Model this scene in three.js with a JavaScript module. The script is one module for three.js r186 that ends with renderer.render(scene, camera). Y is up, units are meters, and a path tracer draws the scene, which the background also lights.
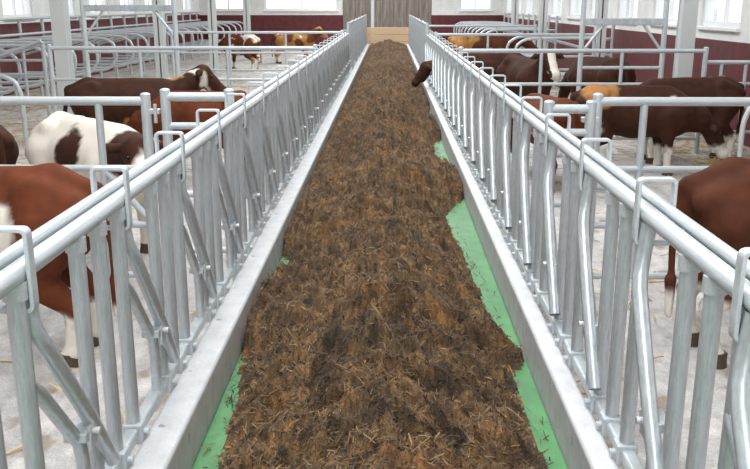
import * as THREE from 'three';
import { RoundedBoxGeometry } from 'three/addons/geometries/RoundedBoxGeometry.js';
import { MarchingCubes } from 'three/addons/objects/MarchingCubes.js';
import { ImprovedNoise } from 'three/addons/math/ImprovedNoise.js';
import { mergeGeometries, mergeVertices } from 'three/addons/utils/BufferGeometryUtils.js';
import { RectAreaLightUniformsLib } from 'three/addons/lights/RectAreaLightUniformsLib.js';

// ------------------------------------------------------------------ camera, sky, light, exposure
const scene = new THREE.Scene();
const FPX = 850, EYE = 1.55, PITCH = Math.atan(230 / FPX), CP = Math.cos(PITCH), SP = Math.sin(PITCH);
const camera = new THREE.PerspectiveCamera(2 * Math.atan(234.5 / FPX) * 180 / Math.PI, 750 / 469, 0.05, 200);
camera.rotation.order = 'YXZ';
camera.position.set(0, EYE, 0);
camera.rotation.y = Math.atan(14 * CP / FPX);
camera.rotation.x = -PITCH;

const renderer = new THREE.WebGLRenderer({ antialias: true });
renderer.toneMapping = THREE.LinearToneMapping;
renderer.toneMappingExposure = 0.57;
renderer.shadowMap.enabled = true;

scene.background = new THREE.Color().setRGB(0.92, 0.97, 1.0);      // even overcast sky
scene.backgroundIntensity = 3.0;
RectAreaLightUniformsLib.init();
for (let k = 0; k < 4; k++) {                                      // daylight coming in through the open ridge
  const l = new THREE.RectAreaLight(new THREE.Color().setRGB(0.95, 0.98, 1.0), 9, 3.2, 10.4);
  l.position.set(-0.6, 5.72, 1.5 - k * 10.6); l.rotation.x = -Math.PI / 2;
  scene.add(l);
}
const doorLight = new THREE.RectAreaLight(new THREE.Color().setRGB(0.95, 0.98, 1.0), 2.5, 3.6, 3.0);   // daylight in the open gateway behind the photographer
doorLight.position.set(0, 1.6, 5.9); doorLight.lookAt(0, 1.2, -5); 
scene.add(doorLight);

// ------------------------------------------------------------------ helpers
let seed = 7;
const rnd = () => { seed = (seed * 1664525 + 1013904223) % 4294967296; return seed / 4294967296; };
const rr = (a, b) => a + (b - a) * rnd();
const noise = new ImprovedNoise();
const nz = (x, y, z) => noise.noise(x, y, z);
const fbm = (x, y, z, o = 4) => { let s = 0, a = 0.5; for (let i = 0; i < o; i++) { s += a * nz(x, y, z); x *= 2.03; y *= 2.03; z *= 2.03; a *= 0.5; } return s; };
const clamp = (v, a, b) => Math.max(a, Math.min(b, v));
const smooth = (a, b, v) => { const t = clamp((v - a) / (b - a), 0, 1); return t * t * (3 - 2 * t); };
const lerp = (a, b, t) => a + (b - a) * t;
const taken = {};
const numbered = (n) => { const k = taken[n] = (taken[n] ?? -1) + 1; return k ? `${n}_${String(k).padStart(3, '0')}` : n; };
// photograph pixel column + depth along the lens axis + height -> place on the barn's own axes
const spot = (px, zc, y) => [(px - 389) / FPX * zc, y, -(zc - (EYE - y) * SP) / CP];

function sh(o) { o.castShadow = true; o.receiveShadow = true; return o; }
function part(name, geo, m, parent, pos) {
  const o = sh(new THREE.Mesh(geo, m)); o.name = name; if (pos) o.position.set(...pos); parent.add(o); return o;
}
function thing(name, label, category, pos = [0, 0, 0], turn = 0, group) {
  const o = new THREE.Group(); o.name = numbered(name); o.position.set(...pos); o.rotation.y = turn;
  o.userData = { label, category }; if (group) o.userData.group = group; scene.add(o); return o;
}
function structure(name, label, category = 'building') {
  const o = new THREE.Group(); o.name = name; o.userData = { kind: 'structure', label, category }; scene.add(o); return o;
}
function boxUV(g) {                                                  // uv in metres by face direction
  const p = g.attributes.position, n = g.attributes.normal, uv = new Float32Array(p.count * 2);
  for (let i = 0; i < p.count; i++) {
    const ax = Math.abs(n.getX(i)), ay = Math.abs(n.getY(i)), az = Math.abs(n.getZ(i));
    let u, v;
    if (ay >= ax && ay >= az) { u = p.getX(i); v = p.getZ(i); } else if (ax >= az) { u = p.getZ(i); v = p.getY(i); } else { u = p.getX(i); v = p.getY(i); }
    uv[2 * i] = u; uv[2 * i + 1] = v;
  }
  g.setAttribute('uv', new THREE.BufferAttribute(uv, 2)); return g;
}
function box(x0, x1, y0, y1, z0, z1) {
  const g = new THREE.BoxGeometry(Math.abs(x1 - x0), Math.abs(y1 - y0), Math.abs(z1 - z0));
  g.translate((x0 + x1) / 2, (y0 + y1) / 2, (z0 + z1) / 2); return boxUV(g);
}
function rbox(x0, x1, y0, y1, z0, z1, r = 0.01) {
  const g = new RoundedBoxGeometry(Math.abs(x1 - x0), Math.abs(y1 - y0), Math.abs(z1 - z0), 2, r);
  g.translate((x0 + x1) / 2, (y0 + y1) / 2, (z0 + z1) / 2); return boxUV(g);
}
function cyl(a, b, r, seg = 12, r2 = r) {
  const A = new THREE.Vector3(...a), B = new THREE.Vector3(...b), d = B.clone().sub(A), L = d.length();
  const g = new THREE.CylinderGeometry(r2, r, L, seg, 1);
  g.applyQuaternion(new THREE.Quaternion().setFromUnitVectors(new THREE.Vector3(0, 1, 0), d.normalize()));
  g.translate((A.x + B.x) / 2, (A.y + B.y) / 2, (A.z + B.z) / 2); return g;
}
function bend(pts, r, steps = 24, seg = 10, closed = false) {
  const c = new THREE.CatmullRomCurve3(pts.map(p => new THREE.Vector3(...p)), closed, 'catmullrom', 0.25);
  return new THREE.TubeGeometry(c, steps, r, seg, closed);
}
function ball(p, r, sx = 1, sy = 1, sz = 1) { const g = new THREE.SphereGeometry(r, 12, 8); g.scale(sx, sy, sz); g.translate(...p); return g; }
const join = (list) => mergeGeometries(list.map(g => g.index ? g.toNonIndexed() : g));

// ------------------------------------------------------------------ textures and materials
function tex(w, h, fn, srgb = true) {
  const d = new Uint8Array(w * h * 4);
  for (let y = 0; y < h; y++) for (let x = 0; x < w; x++) {
    const c = fn(x / w, y / h); const k = (y * w + x) * 4;
    d[k] = clamp(c[0], 0, 255); d[k + 1] = clamp(c[1], 0, 255); d[k + 2] = clamp(c[2], 0, 255); d[k + 3] = 255;
  }
  const t = new THREE.DataTexture(d, w, h); t.wrapS = t.wrapT = THREE.RepeatWrapping;
  t.magFilter = THREE.LinearFilter; t.minFilter = THREE.LinearMipmapLinearFilter; t.generateMipmaps = true;
  if (srgb) t.colorSpace = THREE.SRGBColorSpace; t.needsUpdate = true; return t;
}
const per = (u, v, f, z, o = 4) => {                                 // tiling noise
  const a = u * Math.PI * 2, b = v * Math.PI * 2;
  return fbm(Math.cos(a) * f, Math.sin(a) * f + 17 + z, Math.cos(b) * f + 5, o) * 0.5 + fbm(Math.sin(b) * f + 9, Math.cos(a) * f + z, Math.sin(a) * f, o) * 0.5 + 0 * v;
};
const grain = () => (rnd() - 0.5);
const texFloor = tex(512, 512, (u, v) => {
  const s = per(u, v, 1.1, 3) , f = per(u, v, 4.5, 8), d = smooth(0.10, 0.3, per(u, v, 2.4, 20));
  const b = 176 + s * 70 + f * 60 + grain() * 34;
  return [lerp(b, 120, d * 0.6), lerp(b * 0.975, 102, d * 0.6), lerp(b * 0.955, 84, d * 0.6)];
});
texFloor.repeat.set(0.42, 0.42);
const texCurb = tex(256, 256, (u, v) => { const b = 190 + per(u, v, 2, 1) * 34 + grain() * 12 - smooth(0.22, 0.34, per(u, v, 5, 31)) * 50; return [b, b, b * 1.005]; });
const texPlaster = tex(256, 256, (u, v) => { const b = 226 + per(u, v, 1.5, 6) * 26 + grain() * 8; return [b, b * 0.995, b * 0.985]; });
texPlaster.repeat.set(0.4, 0.4);
const texRed = tex(256, 256, (u, v) => { const b = 1 + per(u, v, 2.2, 4) * 0.5 + grain() * 0.12; return [92 * b, 32 * b, 36 * b]; });
texRed.repeat.set(0.5, 0.5);
const texZinc = tex(256, 256, (u, v) => { const b = 205 + per(u, v, 3.5, 2) * 46 + grain() * 14; return [b * 0.985, b, b * 1.012]; });
const texBelt = tex(256, 256, (u, v) => { const b = 1 + per(u, v, 2, 12) * 0.35 + grain() * 0.06, w = smooth(0.18, 0.3, per(u, v, 3.2, 40)) * 0.25; return [lerp(70 * b, 112, w), lerp(126 * b, 152, w), lerp(74 * b, 115, w)]; });
const texDoor = tex(128, 256, (u, v) => { const b = 1 + fbm(u * 14, v * 1.2, 3) * 0.5 + grain() * 0.1; return [128 * b, 118 * b, 110 * b]; });
const texHay = tex(512, 512, (u, v) => {
  const a = per(u, v, 6, 2, 5), c = per(u, v, 2.2, 9, 4), b = 1 + a * 1.1 + c * 0.5 + grain() * 0.5;
  return [101 * b, 76 * b, 49 * b];
});
const bumpHay = tex(512, 512, (u, v) => { const b = 128 + per(u, v, 8, 5, 5) * 190 + grain() * 60; return [b, b, b]; }, false);
texHay.repeat.set(1.3, 1.3); bumpHay.repeat.set(1.3, 1.3);

const std = (o) => new THREE.MeshStandardMaterial(o);
const M = {
  zinc: std({ map: texZinc, color: 0xf4f7f8, metalness: 0.2, roughness: 0.42 }),
  zincWorn: std({ map: texZinc, color: 0xf2f6f8, metalness: 0.42, roughness: 0.34 }),
  bolt: std({ color: 0xd9dcdd, metalness: 0.6, roughness: 0.35 }),
  rubber: std({ color: 0x23211f, roughness: 0.8 }),
  floor: std({ map: texFloor, bumpMap: texFloor, bumpScale: 0.004, roughness: 0.85 }),
  curb: std({ map: texCurb, roughness: 0.62 }),
  plaster: std({ map: texPlaster, roughness: 0.9 }),
  red: std({ map: texRed, roughness: 0.55 }),
  belt: std({ map: texBelt, roughness: 0.45 }),
  door: std({ map: texDoor, roughness: 0.7 }),
  column: std({ color: 0xcdd0cf, roughness: 0.55, metalness: 0.15 }),
  beige: std({ color: 0xd9b796, roughness: 0.75 }),
  roof: std({ color: 0xb9b4aa, roughness: 0.85 }),
  frame: std({ color: 0xe8e9ea, roughness: 0.5 }),
  glass: new THREE.MeshPhysicalMaterial({ color: 0xffffff, transmission: 1, thickness: 0, roughness: 0.03, ior: 1.45 }),
  sheet: std({ map: texZinc, color: 0xfafcff, metalness: 0.05, roughness: 0.5 }),
  hay: std({ map: texHay, bumpMap: bumpHay, bumpScale: 0.02, roughness: 0.95, vertexColors: true }),
  strand: std({ color: 0xffffff, roughness: 0.85, side: THREE.DoubleSide }),
  coat: new THREE.MeshPhysicalMaterial({ vertexColors: true, roughness: 0.8, specularIntensity: 0.35 }),
  hoof: std({ color: 0x4a3a2c, roughness: 0.6 }),
  eye: std({ color: 0x120c08, roughness: 0.12 }),
};

// ------------------------------------------------------------------ the barn
const GROUND = -0.25, XL = -7.8, XR = 4.7, ZB = -36, ZF = 6;      // pen floor, side walls, end walls
const RED = 1.13;                                                    // top of the red wainscot
{
  const f = structure('floor', 'pale worn concrete floor of the cattle pens', 'floor');
  part('slab', box(XL - 0.3, XR + 0.3, GROUND - 0.2, GROUND, ZB - 0.3, ZF + 0.3), M.floor, f);
}
let windowNo = 0;
function makeWindow(w, h, label) {                                   // lies in x-y, centre bottom at origin
  const o = structure(`window_${++windowNo}`, label, 'window');
  const t = 0.07;
  part('frame', join([box(-w / 2, w / 2, 0, t, -0.06, 0.06), box(-w / 2, w / 2, h - t, h, -0.06, 0.06), box(-w / 2, -w / 2 + t, t, h - t, -0.06, 0.06), box(w / 2 - t, w / 2, t, h - t, -0.06, 0.06)]), M.frame, o);
  part('mullion', box(-0.025, 0.025, t, h - t, -0.03, 0.03), M.frame, o);
  part('sill', rbox(-w / 2 - 0.04, w / 2 + 0.04, -0.05, 0, -0.02, 0.16, 0.01), M.frame, o);
  for (const s of [-1, 1]) part('pane', box(s < 0 ? -w / 2 + t : 0.025, s < 0 ? -0.025 : w / 2 - t, t, h - t, -0.004, 0.004), M.glass, o);
  return o;
}
// a wall along an axis with windows cut out: built from a wainscot, a breast, piers and a lintel
function wall(name, label, along, at, thick, a0, a1, top, wins, sill, head, gap, red = RED) {
  const o = structure(name, label, 'wall');
  const B = (p, q, y0, y1) => along === 'z' ? box(Math.min(at, at + thick), Math.max(at, at + thick), y0, y1, p, q) : box(p, q, y0, y1, Math.min(at, at + thick), Math.max(at, at + thick));
  const clip = gap ? [[a0, gap[0]], [gap[1], a1]] : [[a0, a1]];
  for (const [p, q] of clip) { part('wainscot', B(p, q, GROUND, red), M.red, o); part('plaster', B(p, q, red, sill), M.plaster, o); }
  const cuts = [...wins.map(([c, w]) => [c - w / 2, c + w / 2]), ...(gap ? [gap] : [])].sort((x, y) => x[0] - y[0]);
  let p = a0; for (const [c0, c1] of cuts) { if (c0 > p) part('plaster', B(p, c0, sill, head), M.plaster, o); p = c1; }
  if (p < a1) part('plaster', B(p, a1, sill, head), M.plaster, o);
  part('plaster', B(a0, a1, head, top), M.plaster, o);
  return o;
}
const leftWins = [], rightWins = [];
for (let z = -34; z < 5; z += 2.6) leftWins.push([z, 1.5]);
for (let z = -34.6; z < 5; z += 2.45) rightWins.push([z, 1.5]);
wall('wall_left', 'whitewashed side wall with dark red wainscot beyond the cubicles', 'z', XL, -0.25, ZB, ZF, 3.0, leftWins, 1.28, 2.5, null, 1.17);
wall('wall_right', 'whitewashed side wall with dark red wainscot behind the pens', 'z', XR, 0.25, ZB, ZF, 3.6, rightWins, 1.24, 2.5, null, 1.06);
for (const [z, w] of leftWins) { const o = makeWindow(w, 1.22, 'bright window above the red wainscot beyond the cubicles'); o.position.set(XL - 0.1, 1.28, z); o.rotation.y = Math.PI / 2; o.userData.group = 'windows of the cubicle side wall'; }
for (const [z, w] of rightWins) { const o = makeWindow(w, 1.26, 'bright window above the red wainscot beside the pen column'); o.position.set(XR + 0.1, 1.24, z); o.rotation.y = -Math.PI / 2; o.userData.group = 'windows of the pen side wall'; }
const backWins = [[-3.6, 3.0], [3.55, 1.3], [-6.6, 1.6]];
wall('wall_back', 'whitewashed end wall with red wainscot either side of the big door', 'x', ZB, -0.25, XL, XR, 5.9, backWins, 1.32, 2.6, [-1.9, 1.75]);
for (const [x, w] of backWins) { const o = makeWindow(w, 1.28, 'wide bright window in the end wall beside the big door'); o.position.set(x, 1.32, ZB - 0.1); o.userData.group = 'windows of the end wall'; }
wall('wall_front', 'whitewashed end wall with an open gateway', 'x', ZF, 0.25, XL, XR, 5.9, [], 1.32, 3.2, [-1.9, 1.9]);
{ // big door at the far end: two leaves of broad boards and a pale post
  const d = structure('door_1', 'grey brown boarded double door at the far end of the lane', 'door');
  for (let k = 0; k < 7; k++) { const x = -1.9 + k * 0.5214; part('board', rbox(x + 0.006, x + 0.515, GROUND, 2.62, ZB - 0.12, ZB - 0.05 - (k % 2) * 0.012, 0.008), M.door, d); }
  part('backing', box(-1.9, 1.75, GROUND, 2.62, ZB - 0.16, ZB - 0.12), M.door, d);
  part('rail', rbox(-0.6, 1.72, 0.55, 0.7, ZB - 0.05, ZB - 0.01, 0.01), M.door, d);
  part('post', rbox(-0.74, -0.6, GROUND, 2.62, ZB - 0.06, ZB + 0.06, 0.01), M.column, d);
}
{ // roof with an open light ridge above the feed lane
  const c = structure('ceiling', 'sloping barn roof with an open light ridge over the lane', 'ceiling');
  const slope = (xa, ya, xb, yb) => { const L = Math.hypot(xb - xa, yb - ya), g = new THREE.BoxGeometry(L, 0.12, ZF - ZB + 0.6); g.rotateZ(Math.atan2(yb - ya, xb - xa)); g.translate((xa + xb) / 2, (ya + yb) / 2, (ZF + ZB) / 2); return boxUV(g); };
  part('roof_slope', slope(XL - 0.3, 3.0, -2.4, 5.85), M.roof, c);
  part('roof_slope', slope(XR + 0.3, 3.5, 1.2, 5.85), M.roof, c);
  for (let z = -34; z < 6; z += 5.2) part('rafter', join([slopeBeam(XL, 3.0, -2.4, 5.7, z), slopeBeam(1.2, 5.7, XR, 3.45, z), box(-2.4, 1.2, 5.5, 5.7, z - 0.07, z + 0.07)]), M.column, c);
  function slopeBeam(xa, ya, xb, yb, z) { const L = Math.hypot(xb - xa, yb - ya), g = new THREE.BoxGeometry(L, 0.2, 0.14); g.rotateZ(Math.atan2(yb - ya, xb - xa)); g.translate((xa + xb) / 2, (ya + yb) / 2 - 0.1, z); return boxUV(g); }
}

// ------------------------------------------------------------------ feed lane: trough walls, belt, end board
const LIN = -0.68, LOUT = -0.80, RIN = 0.63, ROUT = 0.715, CURB = 0.18, ZEND = -31.5;
{
  const t = structure('trim_1', 'pale concrete kerb of the feed lane on the cubicle side', 'kerb');
  part('kerb', rbox(LOUT, LIN, GROUND, CURB, ZEND, 1.6, 0.018), M.curb, t);
  const t2 = structure('trim_2', 'pale concrete kerb of the feed lane beside the narrow pens', 'kerb');
  part('kerb', rbox(RIN, ROUT, GROUND, CURB, ZEND, 1.6, 0.018), M.curb, t2);
  const b = thing('trough_base', 'concrete plinth carrying the green feed belt between the kerbs', 'plinth', [0, GROUND, 0]);
  b.userData.kind = 'structure';
  part('plinth', box(LIN, RIN, 0, 0.235, ZEND, 1.6), M.curb, b);
  const belt = thing('conveyor_belt', 'smooth green conveyor belt under the brown feed between the kerbs', 'conveyor belt', [0, -0.013, 0]);
  part('belt_surface', rbox(LIN + 0.004, RIN - 0.004, 0, 0.013, ZEND, 1.6, 0.004), M.belt, belt);
  const e = thing('end_board', 'beige wooden board closing the far end of the feed belt', 'board', [0, GROUND, ZEND - 0.06]);
  for (let k = 0; k < 4; k++) part('plank', rbox(LOUT, ROUT, 0.01 + k * 0.25, 0.25 + k * 0.25, -0.03, 0.03, 0.008), M.beige, e);
}

// ------------------------------------------------------------------ the feed on the belt
// edges of the heap across the lane, by distance from the camera (metres)
const edgeR = [[0, 0.56], [2.4, 0.555], [3.0, 0.535], [3.35, 0.54], [3.6, 0.59], [3.85, 0.54], [4.1, 0.53], [4.6, 0.50], [5.4, 0.475], [6.1, 0.425], [6.4, 0.46], [6.75, 0.57], [7.1, 0.625], [7.6, 0.625], [8.1, 0.55], [8.7, 0.5], [9.6, 0.51], [10.2, 0.62], [11.6, 0.6], [12.4, 0.55], [13.2, 0.62], [40, 0.62]];
const edgeL = [[0, 0.56], [2.4, 0.57], [3.0, 0.60], [3.6, 0.64], [4.0, 0.675], [4.35, 0.67], [4.65, 0.61], [5.0, 0.61], [5.4, 0.675], [40, 0.675]];
const look = (t, z) => { for (let i = 1; i < t.length; i++) if (z <= t[i][0]) return lerp(t[i - 1][1], t[i][1], (z - t[i - 1][0]) / (t[i][0] - t[i - 1][0])); return t[t.length - 1][1]; };
function feedEdge(Z, side) { const e = side > 0 ? look(edgeR, Z) : look(edgeL, Z); return e + 0.03 * fbm(Z * 5, side * 7, 2); }
function feedHeight(x, Z) {
  const eR = feedEdge(Z, 1), eL = feedEdge(Z, -1), d = Math.min(eR - x, x + eL);   // distance inside the edge
  if (d < -0.02) return 0.001;
  const full = x > 0 ? smooth(0.55, 0.62, eR) : smooth(0.62, 0.67, eL);            // heap banked against the kerb
  const base = full * 0.10 * (1 - smooth(0, 0.4, d));
  const rise = Math.pow(clamp(d, 0, 0.6) / 0.6, 0.85) * (0.3 + 0.09 * fbm(Z * 0.9, x * 1.2, 40, 2)) + base;
  const rough = 0.10 * fbm(x * 3.6, Z * 3.6, 1, 2) + 0.20 * (0.2 - Math.abs(fbm(x * 6.5 + 3, Z * 6.5, 14, 2))) + 0.12 * fbm(x * 13, Z * 13, 4, 3) + 0.05 * Math.abs(fbm(x * 26, Z * 26, 8, 2));
  return Math.max(0.001, rise + rough * smooth(-0.02, 0.1, d) - 0.004);
}
// tone of the feed itself: wet dark clumps and drier rusty ones
const clump = (x, Z) => clamp(0.9 + 1.5 * fbm(x * 7.5, Z * 7.5, 31, 3) + 0.7 * fbm(x * 1.3, Z * 0.8, 12, 2), 0.28, 1.9);
{
  const heap = thing('feed_heap', 'long heap of brown silage and hay lying on the green belt', 'feed', [0, 0, 0]);
  heap.userData.kind = 'stuff';
  const NX = 110, zs = []; { let z = 1.3; while (z < 31.2) { zs.push(z); z += 0.012 + 0.0052 * Math.max(0, z - 1.5); } }
  const pos = [], col = [], uv = [], idx = [];
  zs.forEach((Z) => {
    for (let i = 0; i <= NX; i++) {
      const x = lerp(LIN + 0.002, RIN - 0.002, i / NX), y = feedHeight(x, Z);
      pos.push(x, y, -Z); uv.push(x, Z);
      const t = clump(x, Z), w = 0.16 * nz(x * 3, Z * 3, 77);
      col.push(t * (0.92 + w), t * 0.9, t * (0.86 - w));
    }
  });
  for (let j = 0; j < zs.length - 1; j++) for (let i = 0; i < NX; i++) {
    const a = j * (NX + 1) + i, b = a + 1, c = a + NX + 1, d = c + 1;
    if ([a, b, c, d].every(k => pos[3 * k + 1] <= 0.0011)) continue;
    idx.push(a, b, c, b, d, c);
  }
  const g = new THREE.BufferGeometry();
  g.setAttribute('position', new THREE.Float32BufferAttribute(pos, 3)); g.setAttribute('color', new THREE.Float32BufferAttribute(col, 3)); g.setAttribute('uv', new THREE.Float32BufferAttribute(uv, 2));
  g.setIndex(idx); g.computeVertexNormals();
  part('silage', g, M.hay, heap).userData.kind = 'stuff';
  // loose stalks
  const sg = (() => { const p = [], ix = [], n = 4; for (let i = 0; i <= n; i++) { const t = i / n - 0.5, w = 0.5 * (1 - 1.2 * t * t); p.push(t, 0.16 * (0.25 - t * t), -w * 0.07, t, 0.16 * (0.25 - t * t), w * 0.07); } for (let i = 0; i < n; i++) { const a = 2 * i; ix.push(a, a + 1, a + 2, a + 1, a + 3, a + 2); } const q = new THREE.BufferGeometry(); q.setAttribute('position', new THREE.Float32BufferAttribute(p, 3)); q.setIndex(ix); q.computeVertexNormals(); return q; })();
  const N = 52000, im = new THREE.InstancedMesh(sg, M.strand, N), m4 = new THREE.Matrix4(), q = new THREE.Quaternion(), e = new THREE.Euler(), c = new THREE.Color();
  let n = 0;
  while (n < N) {
    const Z = 1.6 + Math.pow(rnd(), 1.9) * 17, x = rr(LIN + 0.01, RIN - 0.01), y = feedHeight(x, Z);
    if (y < 0.002) { const d = Math.min(feedEdge(Z, 1) - x, x + feedEdge(Z, -1)); if (rnd() > 0.005 + 0.35 * smooth(-0.09, -0.01, d) * smooth(-0.3, 0.3, fbm(x * 9, Z * 3, 60, 2) + (x < 0 ? 0.12 : 0))) continue; }
    e.set(rr(-0.7, 0.7), rr(0, 6.28), rr(-0.7, 0.7)); q.setFromEuler(e);
    const L = rr(0.018, 0.05) * (rnd() < 0.08 ? 1.5 : 1);
    m4.compose(new THREE.Vector3(x, Math.max(y, 0.004) + rr(-0.004, 0.014), -Z), q, new THREE.Vector3(L, L, rr(0.03, 0.075)));
    im.setMatrixAt(n, m4);
    const k = rnd(), t = rr(0.55, 1.2) * clump(x, Z);
    if (k < 0.42) c.setRGB(0.10 * t, 0.058 * t, 0.026 * t); else if (k < 0.72) c.setRGB(0.20 * t, 0.12 * t, 0.055 * t); else if (k < 0.9) c.setRGB(0.045 * t, 0.026 * t, 0.014 * t); else if (k < 0.93) c.setRGB(0.27 * t, 0.17 * t, 0.085 * t); else c.setRGB(0.16 * t, 0.075 * t, 0.03 * t);
    im.setColorAt(n, c); n++;
  }
  im.name = 'loose_stalks'; im.userData.kind = 'stuff'; sh(im); heap.add(im);
}

// ------------------------------------------------------------------ self-locking feed fence
const PER = 0.73, STALLS = 4, XFL = -0.83, XFR = 0.745;
const RAILY = 0.97, FOOTY = 0.20;
const G = {                                                          // one stall, strap at z = 0, running to -z; cow side is -x
  upright: cyl([0, FOOTY, 0], [0, RAILY - 0.01, 0], 0.0225, 12),
  lockUpper: bend([[0.0, 0.95, -0.02], [0.012, 0.83, -0.022], [0.024, 0.76, -0.06], [0.03, 0.52, -0.235], [0.03, 0.27, -0.41]], 0.0225, 20),
  guide: bend([[0.006, 0.70, 0.02], [0.006, 0.655, -0.035], [0.006, 0.46, -0.20], [0.006, 0.42, -0.235], [0.006, 0.36, -0.25], [0.006, FOOTY, -0.25]], 0.019, 22),
  strap: (() => {
    const s = new THREE.Shape(), r = (sh_, x0, x1, y0, y1, c) => { sh_.moveTo(x0 + c, y0); sh_.lineTo(x1 - c, y0); sh_.quadraticCurveTo(x1, y0, x1, y0 + c); sh_.lineTo(x1, y1 - c); sh_.quadraticCurveTo(x1, y1, x1 - c, y1); sh_.lineTo(x0 + c, y1); sh_.quadraticCurveTo(x0, y1, x0, y1 - c); sh_.lineTo(x0, y0 + c); sh_.quadraticCurveTo(x0, y0, x0 + c, y0); };
    r(s, -0.072, 0.036, 0.88, 1.075, 0.018); const h = new THREE.Path(); r(h, -0.065, 0.029, 0.887, 1.068, 0.012); s.holes.push(h);
    const g = new THREE.ExtrudeGeometry(s, { depth: 0.028, bevelEnabled: true, bevelSize: 0.0015, bevelThickness: 0.0015, bevelSegments: 1, curveSegments: 5 }); g.translate(0, 0, -0.014); return g;
  })(),
  bracket: join([rbox(-0.022, 0.04, 0.435, 0.462, -0.30, -0.20, 0.004), rbox(0.034, 0.044, 0.40, 0.47, -0.275, -0.225, 0.003)]),
  pivotBolt: cyl([-0.03, 0.448, -0.25], [0.062, 0.448, -0.25], 0.011, 8),
  clamp: join([rbox(-0.03, 0.034, FOOTY - 0.035, FOOTY + 0.035, -0.03, 0.03, 0.006), cyl([0.03, FOOTY, 0], [0.05, FOOTY, 0], 0.011, 8)]),
  collar: cyl([0, RAILY - 0.055, 0], [0, RAILY - 0.015, 0], 0.028, 12),
};
function fencePanel(label, pos, turn) {
  const o = thing('feed_fence_panel', label, 'fence', pos, turn, 'self-locking feed fence panels along the lane'), L = STALLS * PER;
  part('neck_rail', cyl([0, RAILY, 0.074], [0, RAILY, 0.076 - L], 0.025, 16), M.zinc, o);
  part('lock_rail', cyl([-0.046, RAILY + 0.02, 0.074], [-0.046, RAILY + 0.02, 0.076 - L], 0.017, 12), M.zinc, o);
  part('foot_rail', rbox(-0.022, 0.022, FOOTY - 0.022, FOOTY + 0.022, 0.076 - L, 0.074, 0.01), M.zinc, o);
  for (let k = 0; k < STALLS; k++) {
    const z = -k * PER;
    for (const s of [0.02, -0.36, -0.53]) {
      part('upright', G.upright, M.zincWorn, o, [0, 0, z + s]);
      part('collar', G.collar, M.zinc, o, [0, 0, z + s]);
      part('foot_clamp', G.clamp, M.zinc, o, [0, 0, z + s]);
    }
    part('locking_bar', G.lockUpper, M.zincWorn, o, [0, 0, z]);
    part('guide_bar', G.guide, M.zincWorn, o, [0, 0, z]);
    part('lock_strap', G.strap, M.zinc, o, [0, 0, z]);
    const b = part('pivot_bracket', G.bracket, M.zinc, o, [0, 0, z]); part('bolt', G.pivotBolt, M.bolt, b);
  }
  return o;
}
const nearStrapL = 1.80 - 2 * PER, nearStrapR = 1.65 + 21 * PER;
for (let k = 0; k < 6; k++) fencePanel(['galvanised self-locking feed fence panel on the kerb of the cubicle side', 'galvanised headlock panel on the cubicle side kerb, where the short fence joins', 'galvanised headlock panel on the cubicle side kerb, adjoining the tall panels'][k === 1 ? 1 : k === 5 ? 2 : 0], [XFL, 0, -(nearStrapL + k * STALLS * PER)], 0).userData.group = 'feed fence panels on the cubicle side';
for (let k = 0; k < 6; k++) fencePanel(['galvanised self-locking feed fence panel on the kerb beside the narrow pens', 'galvanised headlock panel with a dark cow reaching through to the feed', 'galvanised headlock panel beside the narrow pens, where the short fence joins'][k === 0 ? 1 : k === 4 ? 2 : 0], [XFR, 0, -(nearStrapR - k * STALLS * PER)], Math.PI).userData.group = 'feed fence panels on the narrow pen side';
// taller closed panels towards the far end of the lane
function tallPanel(x, z0, z1, label, group) {
  const o = thing('tall_lane_panel', label, 'fence panel', [x, GROUND, (z0 + z1) / 2], 0, group), h = Math.abs(z1 - z0) / 2 - 0.01;
  part('sheet', box(-0.006, 0.006, 0.5, 1.40, -h + 0.03, h - 0.03), M.sheet, o);
  for (const s of [-1, 1]) part('post', cyl([0, 0, s * (h - 0.03)], [0, 1.46, s * (h - 0.03)], 0.03, 10), M.zinc, o);
  part('top_rail', cyl([0, 1.42, -h + 0.03], [0, 1.42, h - 0.03], 0.026, 10), M.zinc, o);
  part('bottom_rail', cyl([0, 0.5, -h + 0.03], [0, 0.5, h - 0.03], 0.022, 10), M.zinc, o);
  for (let z = -h + 0.3; z < h - 0.1; z += 0.24) part('rib', cyl([x < 0 ? 0.014 : -0.014, 0.5, z], [x < 0 ? 0.014 : -0.014, 1.4, z], 0.014, 8), M.zinc, o);
}
{ const a = -(nearStrapL + 6 * STALLS * PER) + 0.08, b = -(nearStrapR + 0.1) - 0.02, n = 6;
  for (let k = 0; k < n; k++) tallPanel(XFL, lerp(a, ZEND, k / n), lerp(a, ZEND, (k + 1) / n), 'tall pale metal panel closing the lane past the headlocks, cubicle side', 'tall lane panels on the cubicle side');
  for (let k = 0; k < n; k++) tallPanel(XFR, lerp(b, ZEND, k / n), lerp(b, ZEND, (k + 1) / n), 'tall pale metal panel closing the lane past the headlocks, narrow pen side', 'tall lane panels on the narrow pen side');
}

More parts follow.
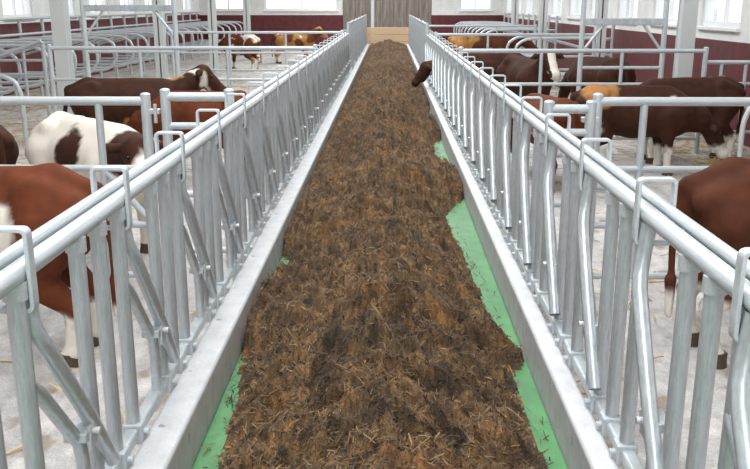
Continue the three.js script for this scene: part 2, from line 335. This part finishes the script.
// ------------------------------------------------------------------ partition gates between the pens
const rails = [1.005, 0.605, 0.26, -0.06];
function gate(x0, x1, z, label, group, bars, ys = rails, cat = 'gate', name = 'pen_gate') {
  const o = thing(name, label, cat, [0, 0, z], 0, group), r = 0.026;
  ys.forEach((y, i) => part('rail', cyl([x0, y, 0], [x1, y, 0], i ? 0.021 : r, 12), M.zinc, o));
  for (const x of [x0, x1]) { part('post', cyl([x, GROUND, 0], [x, ys[0] + 0.035, 0], 0.03, 12), M.zinc, o); part('post_cap', ball([x, ys[0] + 0.035, 0], 0.031, 1, 0.5, 1), M.zinc, o); }
  for (const x of bars) part('bar', cyl([x, ys[ys.length - 1], 0], [x, ys[0], 0], 0.022, 10), M.zinc, o);
  return o;
}
const GZ = -4.98;
{ // first partition, cubicle side
  const p145 = spot(145, 4.95, 1)[0], p165 = spot(165, 4.95, 1)[0], p98 = spot(97, 4.95, 1)[0];
  const a = gate(-0.93, p165, GZ, 'short galvanised fence piece between the headlocks and the long pen gate, cubicle side', undefined, [], [1.03, 0.86, 0.45, 0.1], 'fence', 'short_fence');
  const b = gate(p145, -4.6, GZ, 'long galvanised tube gate in front of the white and brown cow', undefined, [p98, p98 - 1.1]);
  for (const y of [0.93, 0.5]) part('latch', join([rbox(p145 + 0.02, p165 - 0.036, y, y + 0.03, -0.02, 0.02, 0.005), cyl([(p145 + p165) / 2, y - 0.05, 0.02], [(p145 + p165) / 2, y + 0.06, 0.02], 0.011, 8)]), M.bolt, b);
  part('brace', cyl([p98, 0.6, 0.0], [p145 - 0.02, 0.28, 0.0], 0.02, 10), M.zinc, b);
}
{ // first partition, narrow pens
  const z = -4.75, p585 = spot(590, 4.75, 1)[0], p607 = spot(607, 4.75, 1)[0], p643 = spot(643, 4.75, 1)[0];
  gate(0.89, p585, z, 'short galvanised fence piece between the headlocks and the long pen gate, narrow pen side', undefined, [], [0.99, 0.86, 0.45, 0.1], 'fence', 'short_fence');
  const b = gate(p607, 3.6, z - 0.25, 'long galvanised tube gate behind the dark brown young cow by the column', undefined, [p643 * 1.05, p643 + 1.0]);
  part('latch', join([rbox(p585 - p607 - 0.02 + p607, p607 - 0.02, 0.9, 0.93, 0.1, 0.14, 0.005), rbox(p585 + 0.02, p607 - 0.028, 0.72, 0.75, 0.1, 0.14, 0.005)]), M.bolt, b);
}
for (const [x0, x1, z, lab] of [[-0.95, -4.4, -11.2, 'galvanised tube gate behind the rusty brown cows, cubicle side'], [-0.95, -4.4, -17.6, 'distant galvanised tube gate between the far pens, cubicle side'], [0.88, 3.85, -10.6, 'galvanised tube gate behind the dark cows near the column'], [0.88, 3.85, -16.4, 'distant galvanised tube gate across the pens before the tan cow'], [0.88, 3.85, -23, 'farthest galvanised tube gate across the narrow pens']])
  gate(x0, x1, z, lab, undefined, [lerp(x0, x1, 0.33), lerp(x0, x1, 0.66)]);

// ------------------------------------------------------------------ columns, portal frames, cubicles
const colGroup = { L: 'steel columns along the cubicles', R: 'steel columns beside the narrow pens' };
const column = (x, z, w, h, label, group) => {
  const o = thing('steel_column', label, 'column', [x, GROUND, z], 0, group);
  part('shaft', join([box(-w / 2, w / 2, 0, h, -w / 2, -w / 2 + 0.014), box(-w / 2, w / 2, 0, h, w / 2 - 0.014, w / 2), box(-0.012, 0.012, 0, h, -w / 2, w / 2), box(-w / 2 + 0.01, -0.012, 0, h, -w / 2 + 0.03, w / 2 - 0.03)]), M.column, o);
  part('base_plate', rbox(-w * 0.8, w * 0.8, 0, 0.02, -w * 0.8, w * 0.8, 0.004), M.zinc, o);
};
[12, 17.2, 22.5, 27.7].forEach((zc, i) => { const p = spot([57, 157, 211, 246][i], zc, EYE); column(p[0], p[2], 0.2, 4.6, i ? 'pale steel column standing between the cubicle rows' : 'thick pale steel column beside the arched cubicle tube', i ? colGroup.L : undefined); });
[11.6, 16.6, 22, 27].forEach((zc, i) => { const p = spot([687, 601, 543, 515][i], zc, EYE); column(p[0], p[2], 0.2, 3.75, i ? 'pale steel column standing along the narrow pens' : 'thick pale steel column by the bright side window', i ? colGroup.R : undefined); });

function portal(x0, x1, z, y, label) {
  const o = thing('portal_frame', label, 'frame', [0, GROUND, z]); y -= GROUND;
  for (const x of [x0, x1]) part('post', cyl([x, 0, 0], [x, y + 0.9, 0], 0.036, 10), M.zinc, o);
  part('crossbar', rbox(x0, x1, y - 0.045, y + 0.045, -0.03, 0.03, 0.008), M.zincWorn, o);
  const s = x1 > x0 ? 1 : -1;
  part('brace', cyl([x0, y - 0.42, 0], [x0 + s * 0.3, y - 0.03, 0], 0.02, 8), M.zinc, o);
  part('brace', cyl([x1, y - 0.42, 0], [x1 - s * 0.3, y - 0.03, 0], 0.02, 8), M.zinc, o);
  part('crossbar', cyl([x0, y - 0.62, 0], [x1, y - 0.62, 0], 0.022, 8), M.zinc, o);
}
portal(spot(89, 12.6, EYE)[0], spot(179, 12.6, EYE)[0], -12.7, 1.50, 'galvanised portal frame with corner braces between the cubicles and the first pens');
portal(spot(578, 12, EYE)[0], spot(658, 12, EYE)[0], -12.1, 1.32, 'galvanised portal frame with corner braces beside the column in the narrow pens');

// cubicle divider: a bent tube hoop on a post, lying across the barn
const cubGeo = {
  loop: bend([[0.06, 1.12, 0], [0.9, 1.14, 0], [1.75, 1.12, 0], [1.98, 0.98, 0], [2.0, 0.72, 0], [1.82, 0.5, 0], [1.35, 0.44, 0], [0.8, 0.42, 0], [0.06, 0.42, 0]], 0.03, 40, 8),
  post: cyl([0.03, 0, 0], [0.03, 1.5, 0], 0.036, 10),
  leg: cyl([0.85, 0, 0], [0.85, 0.45, 0], 0.03, 8),
  bar: cyl([0.03, 0.78, 0], [1.3, 1.13, 0], 0.024, 8),
};
function cubicle(x, z, dir, label, group) {
  const o = thing('cubicle_divider', label, 'stall divider', [x, GROUND, z], dir > 0 ? 0 : Math.PI, group);
  part('loop', cubGeo.loop, M.zinc, o); part('post', cubGeo.post, M.zinc, o); part('leg', cubGeo.leg, M.zinc, o); part('bar', cubGeo.bar, M.zinc, o);
}
for (let z = -12; z > -35; z -= 1.2) cubicle(XL + 0.12, z, 1, 'galvanised bent tube cubicle divider along the red wainscot', 'cubicle dividers at the side wall');
for (let z = -17.8; z > -35; z -= 1.2) if (z > -19.4 || z < -22.6) cubicle(XR - 0.12, z, -1, 'galvanised bent tube cubicle divider along the side wall of the narrow pens', 'cubicle dividers of the narrow pens');
{ // long neck rails tying the middle row
  for (const y of [1.305, 1.62]) { const o = thing('neck_rail', y > 1.5 ? 'upper long tube tying the cubicle row together' : 'lower long tube tying the cubicle row together', 'rail', [XL + 0.23, GROUND, 0]); part('tube', cyl([0, y - 0.1, -11.6], [0, y - 0.1, -35], 0.027, 8), M.zinc, o); }
}
// tube railing before the far side of the cubicles, and the arched ends
{
  const a = spot(-30, 13, 0)[0], b = spot(46, 13, 0)[0];
  const o = gate(a, b, -13.1, 'galvanised tube railing beside the thick pale column', undefined, [spot(26, 13, 0)[0]], [0.95, 0.73, 0.52, 0.16], 'railing', 'tube_railing');
  part('slanted_tube', cyl([a, 0.62, 0.05], [b, 1.02, 0.05], 0.026, 10), M.zinc, o);
  const h = thing('tube_arch', 'white arched tube end in front of the tube railing', 'railing', [spot(2, 11, 0)[0], GROUND, -11.1]);
  part('arch', bend([[-0.34, 0, 0], [-0.34, 0.7, 0], [-0.2, 0.86, 0], [0, 0.9, 0], [0.16, 0.82, 0], [0.22, 0.62, 0], [0.22, 0, 0]], 0.03, 40, 10), M.zinc, h);
  const c = spot(702, 10.6, 0)[0];
  const r = gate(c, XR - 0.05, -10.75, 'galvanised tube railing between the thick column and the side wall', undefined, [spot(719, 10.6, 0)[0], spot(743, 10.6, 0)[0]], [0.86, 0.6, 0.3, 0.0], 'railing', 'tube_railing');
  const h2 = thing('tube_arch', 'pale arched tube end by the thick column and side wall', 'railing', [spot(745, 9.4, 0)[0] + 0.12, GROUND, -9.2]);
  part('arch', bend([[-0.24, 0, 0], [-0.24, 0.55, 0], [-0.17, 0.76, 0], [0, 0.84, 0], [0.3, 0.86, 0], [0.55, 0.84, 0], [0.62, 0.7, 0], [0.62, 0, 0]], 0.028, 40, 10), M.column, h2);
}

// ------------------------------------------------------------------ cattle
function cowGeometry(pose) {
  const bones = [];
  const B = (a, b, ra, rb, k = 0.045, sz = 1) => bones.push({ a, b, ra, rb, k, sz });
  B([0.40, 0.665, 0], [0.0, 0.665, 0], 0.25, 0.262, 0.03, 1.08); B([0, 0.665, 0], [-0.44, 0.70, 0], 0.262, 0.225, 0.03, 1.08);
  B([0.44, 0.60, 0], [0.50, 0.66, 0], 0.19, 0.19, 0.06);
  B([0.36, 0.885, 0], [-0.46, 0.90, 0], 0.085, 0.085, 0.09); B([-0.46, 0.90, 0], [-0.66, 0.86, 0], 0.085, 0.055, 0.06);
  for (const s of [-1, 1]) {
    B([-0.40, 0.885, s * 0.13], [-0.62, 0.80, s * 0.11], 0.075, 0.07, 0.06);
    B([-0.46, 0.70, s * 0.12], [-0.38, 0.46, s * 0.15], 0.175, 0.105, 0.05); B([-0.38, 0.46, s * 0.15], [-0.57, 0.30, s * 0.14], 0.095, 0.05, 0.03);
    B([-0.57, 0.30, s * 0.14], [-0.54, 0.075, s * 0.14], 0.047, 0.036, 0.02); B([-0.54, 0.075, s * 0.14], [-0.515, 0.045, s * 0.14], 0.042, 0.045, 0.02);
    B([0.36, 0.66, s * 0.14], [0.35, 0.47, s * 0.15], 0.14, 0.085, 0.05); B([0.35, 0.47, s * 0.15], [0.37, 0.27, s * 0.14], 0.075, 0.047, 0.03);
    B([0.37, 0.27, s * 0.14], [0.37, 0.075, s * 0.14], 0.045, 0.035, 0.02); B([0.37, 0.075, s * 0.14], [0.39, 0.045, s * 0.14], 0.04, 0.045, 0.02);
  }
  B([-0.685, 0.86, 0], [-0.73, 0.62, 0.01], 0.032, 0.022, 0.03); B([-0.73, 0.62, 0.01], [-0.725, 0.40, 0.02], 0.02, 0.018, 0.02); B([-0.725, 0.40, 0.02], [-0.72, 0.22, 0.02], 0.028, 0.02, 0.02);
  // neck and head
  const P = { up: { n: [0.72, 0.93], p: [0.84, 1.02], m: [1.06, 0.80] }, down: { n: [0.74, 0.62], p: [0.90, 0.50], m: [1.06, 0.22] }, reach: { n: [0.76, 0.76], p: [0.96, 0.74], m: [1.13, 0.5] }, level: { n: [0.76, 0.82], p: [0.92, 0.86], m: [1.15, 0.66] } }[pose.head];
  const yaw = pose.yaw || 0, cy = Math.cos(yaw), sy = Math.sin(yaw), px = 0.5;
  const T = (x, y, z = 0) => { const dx = x - px; const w = clamp(dx / 0.3, 0, 1), a = yaw * w, c = Math.cos(a), s = Math.sin(a); return [px + dx * c - z * s, y, dx * s + z * c]; };
  B([0.42, 0.72, 0], T(...P.n), 0.20, 0.125, 0.06); B(T(...P.n), T(...P.p), 0.12, 0.10, 0.05); B([0.46, 0.58, 0], T(P.n[0] - 0.02, P.n[1] - 0.1), 0.12, 0.06, 0.06);
  const md = [lerp(P.p[0], P.m[0], 0.5), lerp(P.p[1], P.m[1], 0.5)];
  B(T(...P.p), T(...md), 0.095, 0.075, 0.03); B(T(...md), T(...P.m), 0.07, 0.066, 0.03); B(T(P.m[0] + 0.005, P.m[1], -0.02), T(P.m[0] + 0.005, P.m[1], 0.02), 0.06, 0.06, 0.02);
  B(T(P.p[0] - 0.0, P.p[1] - 0.06), T(md[0] - 0.03, md[1] - 0.06), 0.08, 0.055, 0.03);
  for (const s of [-1, 1]) { B(T(P.p[0] - 0.02, P.p[1] + 0.03, s * 0.08), T(P.p[0] - 0.05, P.p[1] + 0.015, s * 0.18), 0.026, 0.04, 0.02); B(T(P.p[0] - 0.05, P.p[1] + 0.015, s * 0.18), T(P.p[0] - 0.055, P.p[1] - 0.005, s * 0.24), 0.038, 0.016, 0.015); }
  const res = 76, c = [0.18, 0.58, yaw ? sy * 0.3 : 0], hs = [1.14, 0.64, 0.34 + Math.abs(sy) * 0.45];
  const mc = new MarchingCubes(res, new THREE.MeshBasicMaterial(), false, false, 90000);
  mc.isolation = 0;
  const half = res / 2;
  for (const b of bones) { const d = [b.b[0] - b.a[0], b.b[1] - b.a[1], b.b[2] - b.a[2]]; b.d = d; b.l2 = d[0] * d[0] + d[1] * d[1] + d[2] * d[2] || 1e-9; b.R = Math.max(b.ra, b.rb); b.lo = b.a.map((v, i) => Math.min(v, b.b[i]) - b.R - 0.14); b.hi = b.a.map((v, i) => Math.max(v, b.b[i]) + b.R + 0.14); }
  for (let k = 0; k < res; k++) for (let j = 0; j < res; j++) for (let i = 0; i < res; i++) {
    const x = c[0] + hs[0] * (i - half) / half, y = c[1] + hs[1] * (j - half) / half, z = c[2] + hs[2] * (k - half) / half;
    let v = 0.2;
    for (const b of bones) {
      if (x < b.lo[0] || x > b.hi[0] || y < b.lo[1] || y > b.hi[1] || z < b.lo[2] || z > b.hi[2]) continue;
      const zz = z * b.sz, t = clamp(((x - b.a[0]) * b.d[0] + (y - b.a[1]) * b.d[1] + (zz - b.a[2]) * b.d[2]) / b.l2, 0, 1);
      const dx = x - b.a[0] - t * b.d[0], dy = y - b.a[1] - t * b.d[1], dz = zz - b.a[2] - t * b.d[2];
      const d = Math.sqrt(dx * dx + dy * dy + dz * dz) - (b.ra + (b.rb - b.ra) * t);
      const h = Math.max(b.k - Math.abs(v - d), 0) / b.k;
      v = Math.min(v, d) - h * h * b.k * 0.25;
    }
    mc.field[i + j * res + k * res * res] = -v;
  }
  mc.update();
  const n = mc.count ?? mc.geometry.drawRange.count;
  const pos = new Float32Array(n * 3);
  for (let i = 0; i < n; i++) for (let a = 0; a < 3; a++) pos[3 * i + a] = c[a] + hs[a] * mc.positionArray[3 * i + a];
  let g = new THREE.BufferGeometry(); g.setAttribute('position', new THREE.BufferAttribute(pos, 3));
  g = mergeVertices(g, 1e-5); g.computeVertexNormals();
  g.userData = { eyes: [-1, 1].map(s => T(lerp(P.p[0], P.m[0], 0.3) + 0.03, lerp(P.p[1], P.m[1], 0.3) + 0.035, s * 0.072)), nose: [-1, 1].map(s => T(P.m[0] + 0.045, P.m[1] + 0.02, s * 0.03)) };
  return g;
}
const poses = { up: cowGeometry({ head: 'up' }), down: cowGeometry({ head: 'down' }), reach: cowGeometry({ head: 'reach' }), level: cowGeometry({ head: 'level', yaw: 0.5 }) };
const hoofG = (() => { const g = new THREE.CylinderGeometry(0.049, 0.06, 0.07, 14); g.translate(0, 0.035, 0); const h = new THREE.BoxGeometry(0.008, 0.06, 0.004); h.translate(0.056, 0.032, 0); return join([g, h]); })();
const eyeG = new THREE.SphereGeometry(0.016, 10, 8), nostrilG = new THREE.SphereGeometry(0.011, 8, 6);
// coat: brown with white patches; every colour is the hair's own
function cow(o) {
  const t = thing('cow', o.label, 'cow', [o.at[0], GROUND, o.at[1]], o.turn, undefined);
  const g = poses[o.pose].clone(), p = g.attributes.position, col = new Float32Array(p.count * 3), sd = o.seed;
  const br = o.brown, wh = o.white || [0.72, 0.66, 0.58];
  for (let i = 0; i < p.count; i++) {
    const x = p.getX(i), y = p.getY(i), z = p.getZ(i);
    const n = fbm(x * 2.6 + sd, y * 2.6, z * 2.6 + sd * 3, 3), f = fbm(x * 14, y * 14 + sd, z * 14, 2);
    let tp = 0, w = smooth(o.cover - 0.03, o.cover + 0.03, n + f * 0.06);
    if (o.patches) for (const [a, b, r, v] of o.patches) { const d = Math.hypot(x - a, y - b) + f * 0.06; const k = 1 - smooth(r - 0.02, r + 0.02, d); if (v === 2) tp = Math.max(tp, k); else w = lerp(w, v, k); }
    w = Math.max(w, 1 - smooth(o.socks - 0.03, o.socks + 0.03, y + f * 0.1));
    if (o.face) w = Math.max(w, smooth(0.86, 0.92, x + f * 0.05) * (Math.abs(z) < 0.055 + (o.face > 1 ? 1 : 0) ? 1 : 0));
    const v = 1 + f * 0.7 + n * 0.35;
    const tan = tp || (o.tan ? smooth(0.05, 0.12, fbm(x * 2 + sd * 2, y * 2, z * 2, 2) + (o.tanBias || 0)) : 0);
    const b0 = lerp(br[0], 0.36, tan), b1 = lerp(br[1], 0.17, tan), b2 = lerp(br[2], 0.06, tan);
    col[3 * i] = lerp(b0 * v, wh[0], w); col[3 * i + 1] = lerp(b1 * v, wh[1], w); col[3 * i + 2] = lerp(b2 * v, wh[2], w);
  }
  g.setAttribute('color', new THREE.BufferAttribute(col, 3));
  part('body', g, M.coat, t);
  for (const [x, z] of [[-0.518, 0.14], [-0.518, -0.14], [0.388, 0.14], [0.388, -0.14]]) part('hoof', hoofG, M.hoof, t, [x, 0, z]);
  for (const e of poses[o.pose].userData.eyes) part('eye', eyeG, M.eye, t, e);
  for (const e of poses[o.pose].userData.nose) part('nostril', nostrilG, M.eye, t, e);
  t.scale.setScalar(o.scale || 1);
  return t;
}
const rust = [0.112, 0.029, 0.011], dark = [0.048, 0.018, 0.010], mid = [0.078, 0.024, 0.011];
// turn 0 faces +x (towards the narrow pens); PI faces the cubicles; PI/2 faces away from the camera
cow({ at: [-2.17, -4.2], turn: Math.PI - 0.03, pose: 'down', scale: 1.03, brown: rust, cover: 0.34, socks: 0.26, seed: 3.1, patches: [[-0.4, 0.75, 0.4, 0], [-0.23, 0.70, 0.13, 1], [0.1, 0.6, 0.18, 1]], label: 'rusty brown young cow with white flank patch, standing before the long gate' });
cow({ at: [-2.2, -6.28], turn: -0.7, pose: 'level', scale: 1.0, brown: dark, cover: -0.3, socks: 0.3, seed: 8.4, patches: [[-0.02, 0.74, 0.17, 0], [0.72, 0.88, 0.27, 0]], label: 'white cow with large dark brown patches behind the long gate' });
cow({ at: [-3.0, -9.9], turn: 0.25, pose: 'up', scale: 1.0, brown: dark, cover: 0.3, socks: 0.15, seed: 12.2, tan: 1, tanBias: -0.1, label: 'dark brown cow with a white face mark near the braced portal frame, cubicle side' });
cow({ at: [-1.95, -8.9], turn: 2.9, pose: 'down', scale: 0.95, brown: rust, cover: 0.3, socks: 0.2, seed: 5.2, label: 'rusty cow behind the short fence piece of the cubicle side' });
cow({ at: [-3.5, -6.6], turn: 2.6, pose: 'up', scale: 1.0, brown: dark, cover: 0.4, socks: 0.1, seed: 22.2, label: 'dark brown cow beside the white and brown cow' });
cow({ at: [-3.0, -27.5], turn: 0.4, pose: 'up', scale: 1.0, brown: rust, cover: 0.25, socks: 0.2, seed: 31.2, tan: 1, tanBias: 0.1, label: 'distant tan cow in the farthest pen of the cubicle side' });
cow({ at: [-4.2, -24.5], turn: 2.6, pose: 'down', scale: 1.0, brown: rust, cover: 0.1, socks: 0.2, seed: 33.7, tan: 1, label: 'distant tan and white cow eating near the cubicles' });
cow({ at: [2.23, -4.28], turn: 0.06, pose: 'level', scale: 1.06, brown: mid, cover: 0.45, socks: 0.33, seed: 41.3, label: 'dark brown young cow with white lower legs in front of the long gate' });
cow({ at: [2.66, -9.3], turn: 0.08, pose: 'down', scale: 0.98, brown: dark, cover: 0.38, socks: 0.3, seed: 45.3, patches: [[-0.42, 0.96, 0.2, 2], [-0.55, 0.5, 0.12, 1]], label: 'dark cow with a tan back patch and pale legs behind the long gate' });
cow({ at: [3.45, -10.08], turn: -3.05, pose: 'down', scale: 1.0, brown: dark, cover: 0.28, socks: 0.32, seed: 52.8, label: 'dark brown cow with mottled white legs close to the thick column' });
cow({ at: [1.62, -8.8], turn: 1.8, pose: 'down', scale: 0.92, brown: rust, cover: 0.4, socks: 0.2, seed: 61.1, tan: 1, tanBias: -0.12, label: 'reddish brown cow near the short fence piece of the narrow pens' });
cow({ at: [2.12, -13.38], turn: -1.35, pose: 'up', scale: 1.04, brown: dark, cover: 0.4, socks: 0.2, seed: 66.1, face: 1, label: 'dark cow with a white blaze facing down the pen' });
cow({ at: [3.25, -13.4], turn: 1.9, pose: 'down', scale: 1.04, brown: dark, cover: 0.45, socks: 0.2, seed: 70.1, label: 'dark brown cow turned away under the braced portal frame' });
cow({ at: [2.25, -21.2], turn: 0.12, pose: 'level', scale: 1.15, brown: mid, cover: 0.4, socks: 0.2, seed: 75.1, tan: 1, tanBias: 0.06, label: 'distant tan backed cow standing sideways across the narrow pens' });
cow({ at: [1.63, -14.6], turn: Math.PI, pose: 'reach', scale: 1.04, brown: dark, cover: 0.5, socks: 0.15, seed: 81.1, label: 'dark brown cow reaching its head through the headlocks to the feed' });

// ------------------------------------------------------------------ straw on the pen floors
{
  const sg = new THREE.BoxGeometry(0.16, 0.004, 0.006), N = 9000, im = new THREE.InstancedMesh(sg, M.strand, N), m4 = new THREE.Matrix4(), q = new THREE.Quaternion(), e = new THREE.Euler(), c = new THREE.Color();
  let n = 0;
  while (n < N) {
    const right = rnd() < 0.5, z = -rr(2, 22), x = right ? rr(0.95, XR - 0.1) : rr(-8, -0.98);
    const dens = right ? smooth(2.6, 4.3, x) * smooth(-5, -8, z) + 0.06 : smooth(-5.5, -8, z) * smooth(-1.6, -3, x) * 0.8 + 0.06;
    if (rnd() > dens * (0.5 + fbm(x * 0.9, z * 0.9, 5) * 1.6)) continue;
    e.set(0, rr(0, 6.28), rr(-0.12, 0.12)); q.setFromEuler(e); const L = rr(0.5, 1.3);
    m4.compose(new THREE.Vector3(x, GROUND + rr(0.004, 0.03), z), q, new THREE.Vector3(L, 1, rr(0.8, 1.6))); im.setMatrixAt(n, m4);
    const t = rr(0.6, 1.2); c.setRGB(0.55 * t, 0.38 * t, 0.15 * t); im.setColorAt(n, c); n++;
  }
  im.name = 'straw_litter'; im.userData = { kind: 'stuff', label: 'golden loose straw scattered over the concrete pen floors', category: 'straw' }; sh(im); scene.add(im);
}
renderer.render(scene, camera);
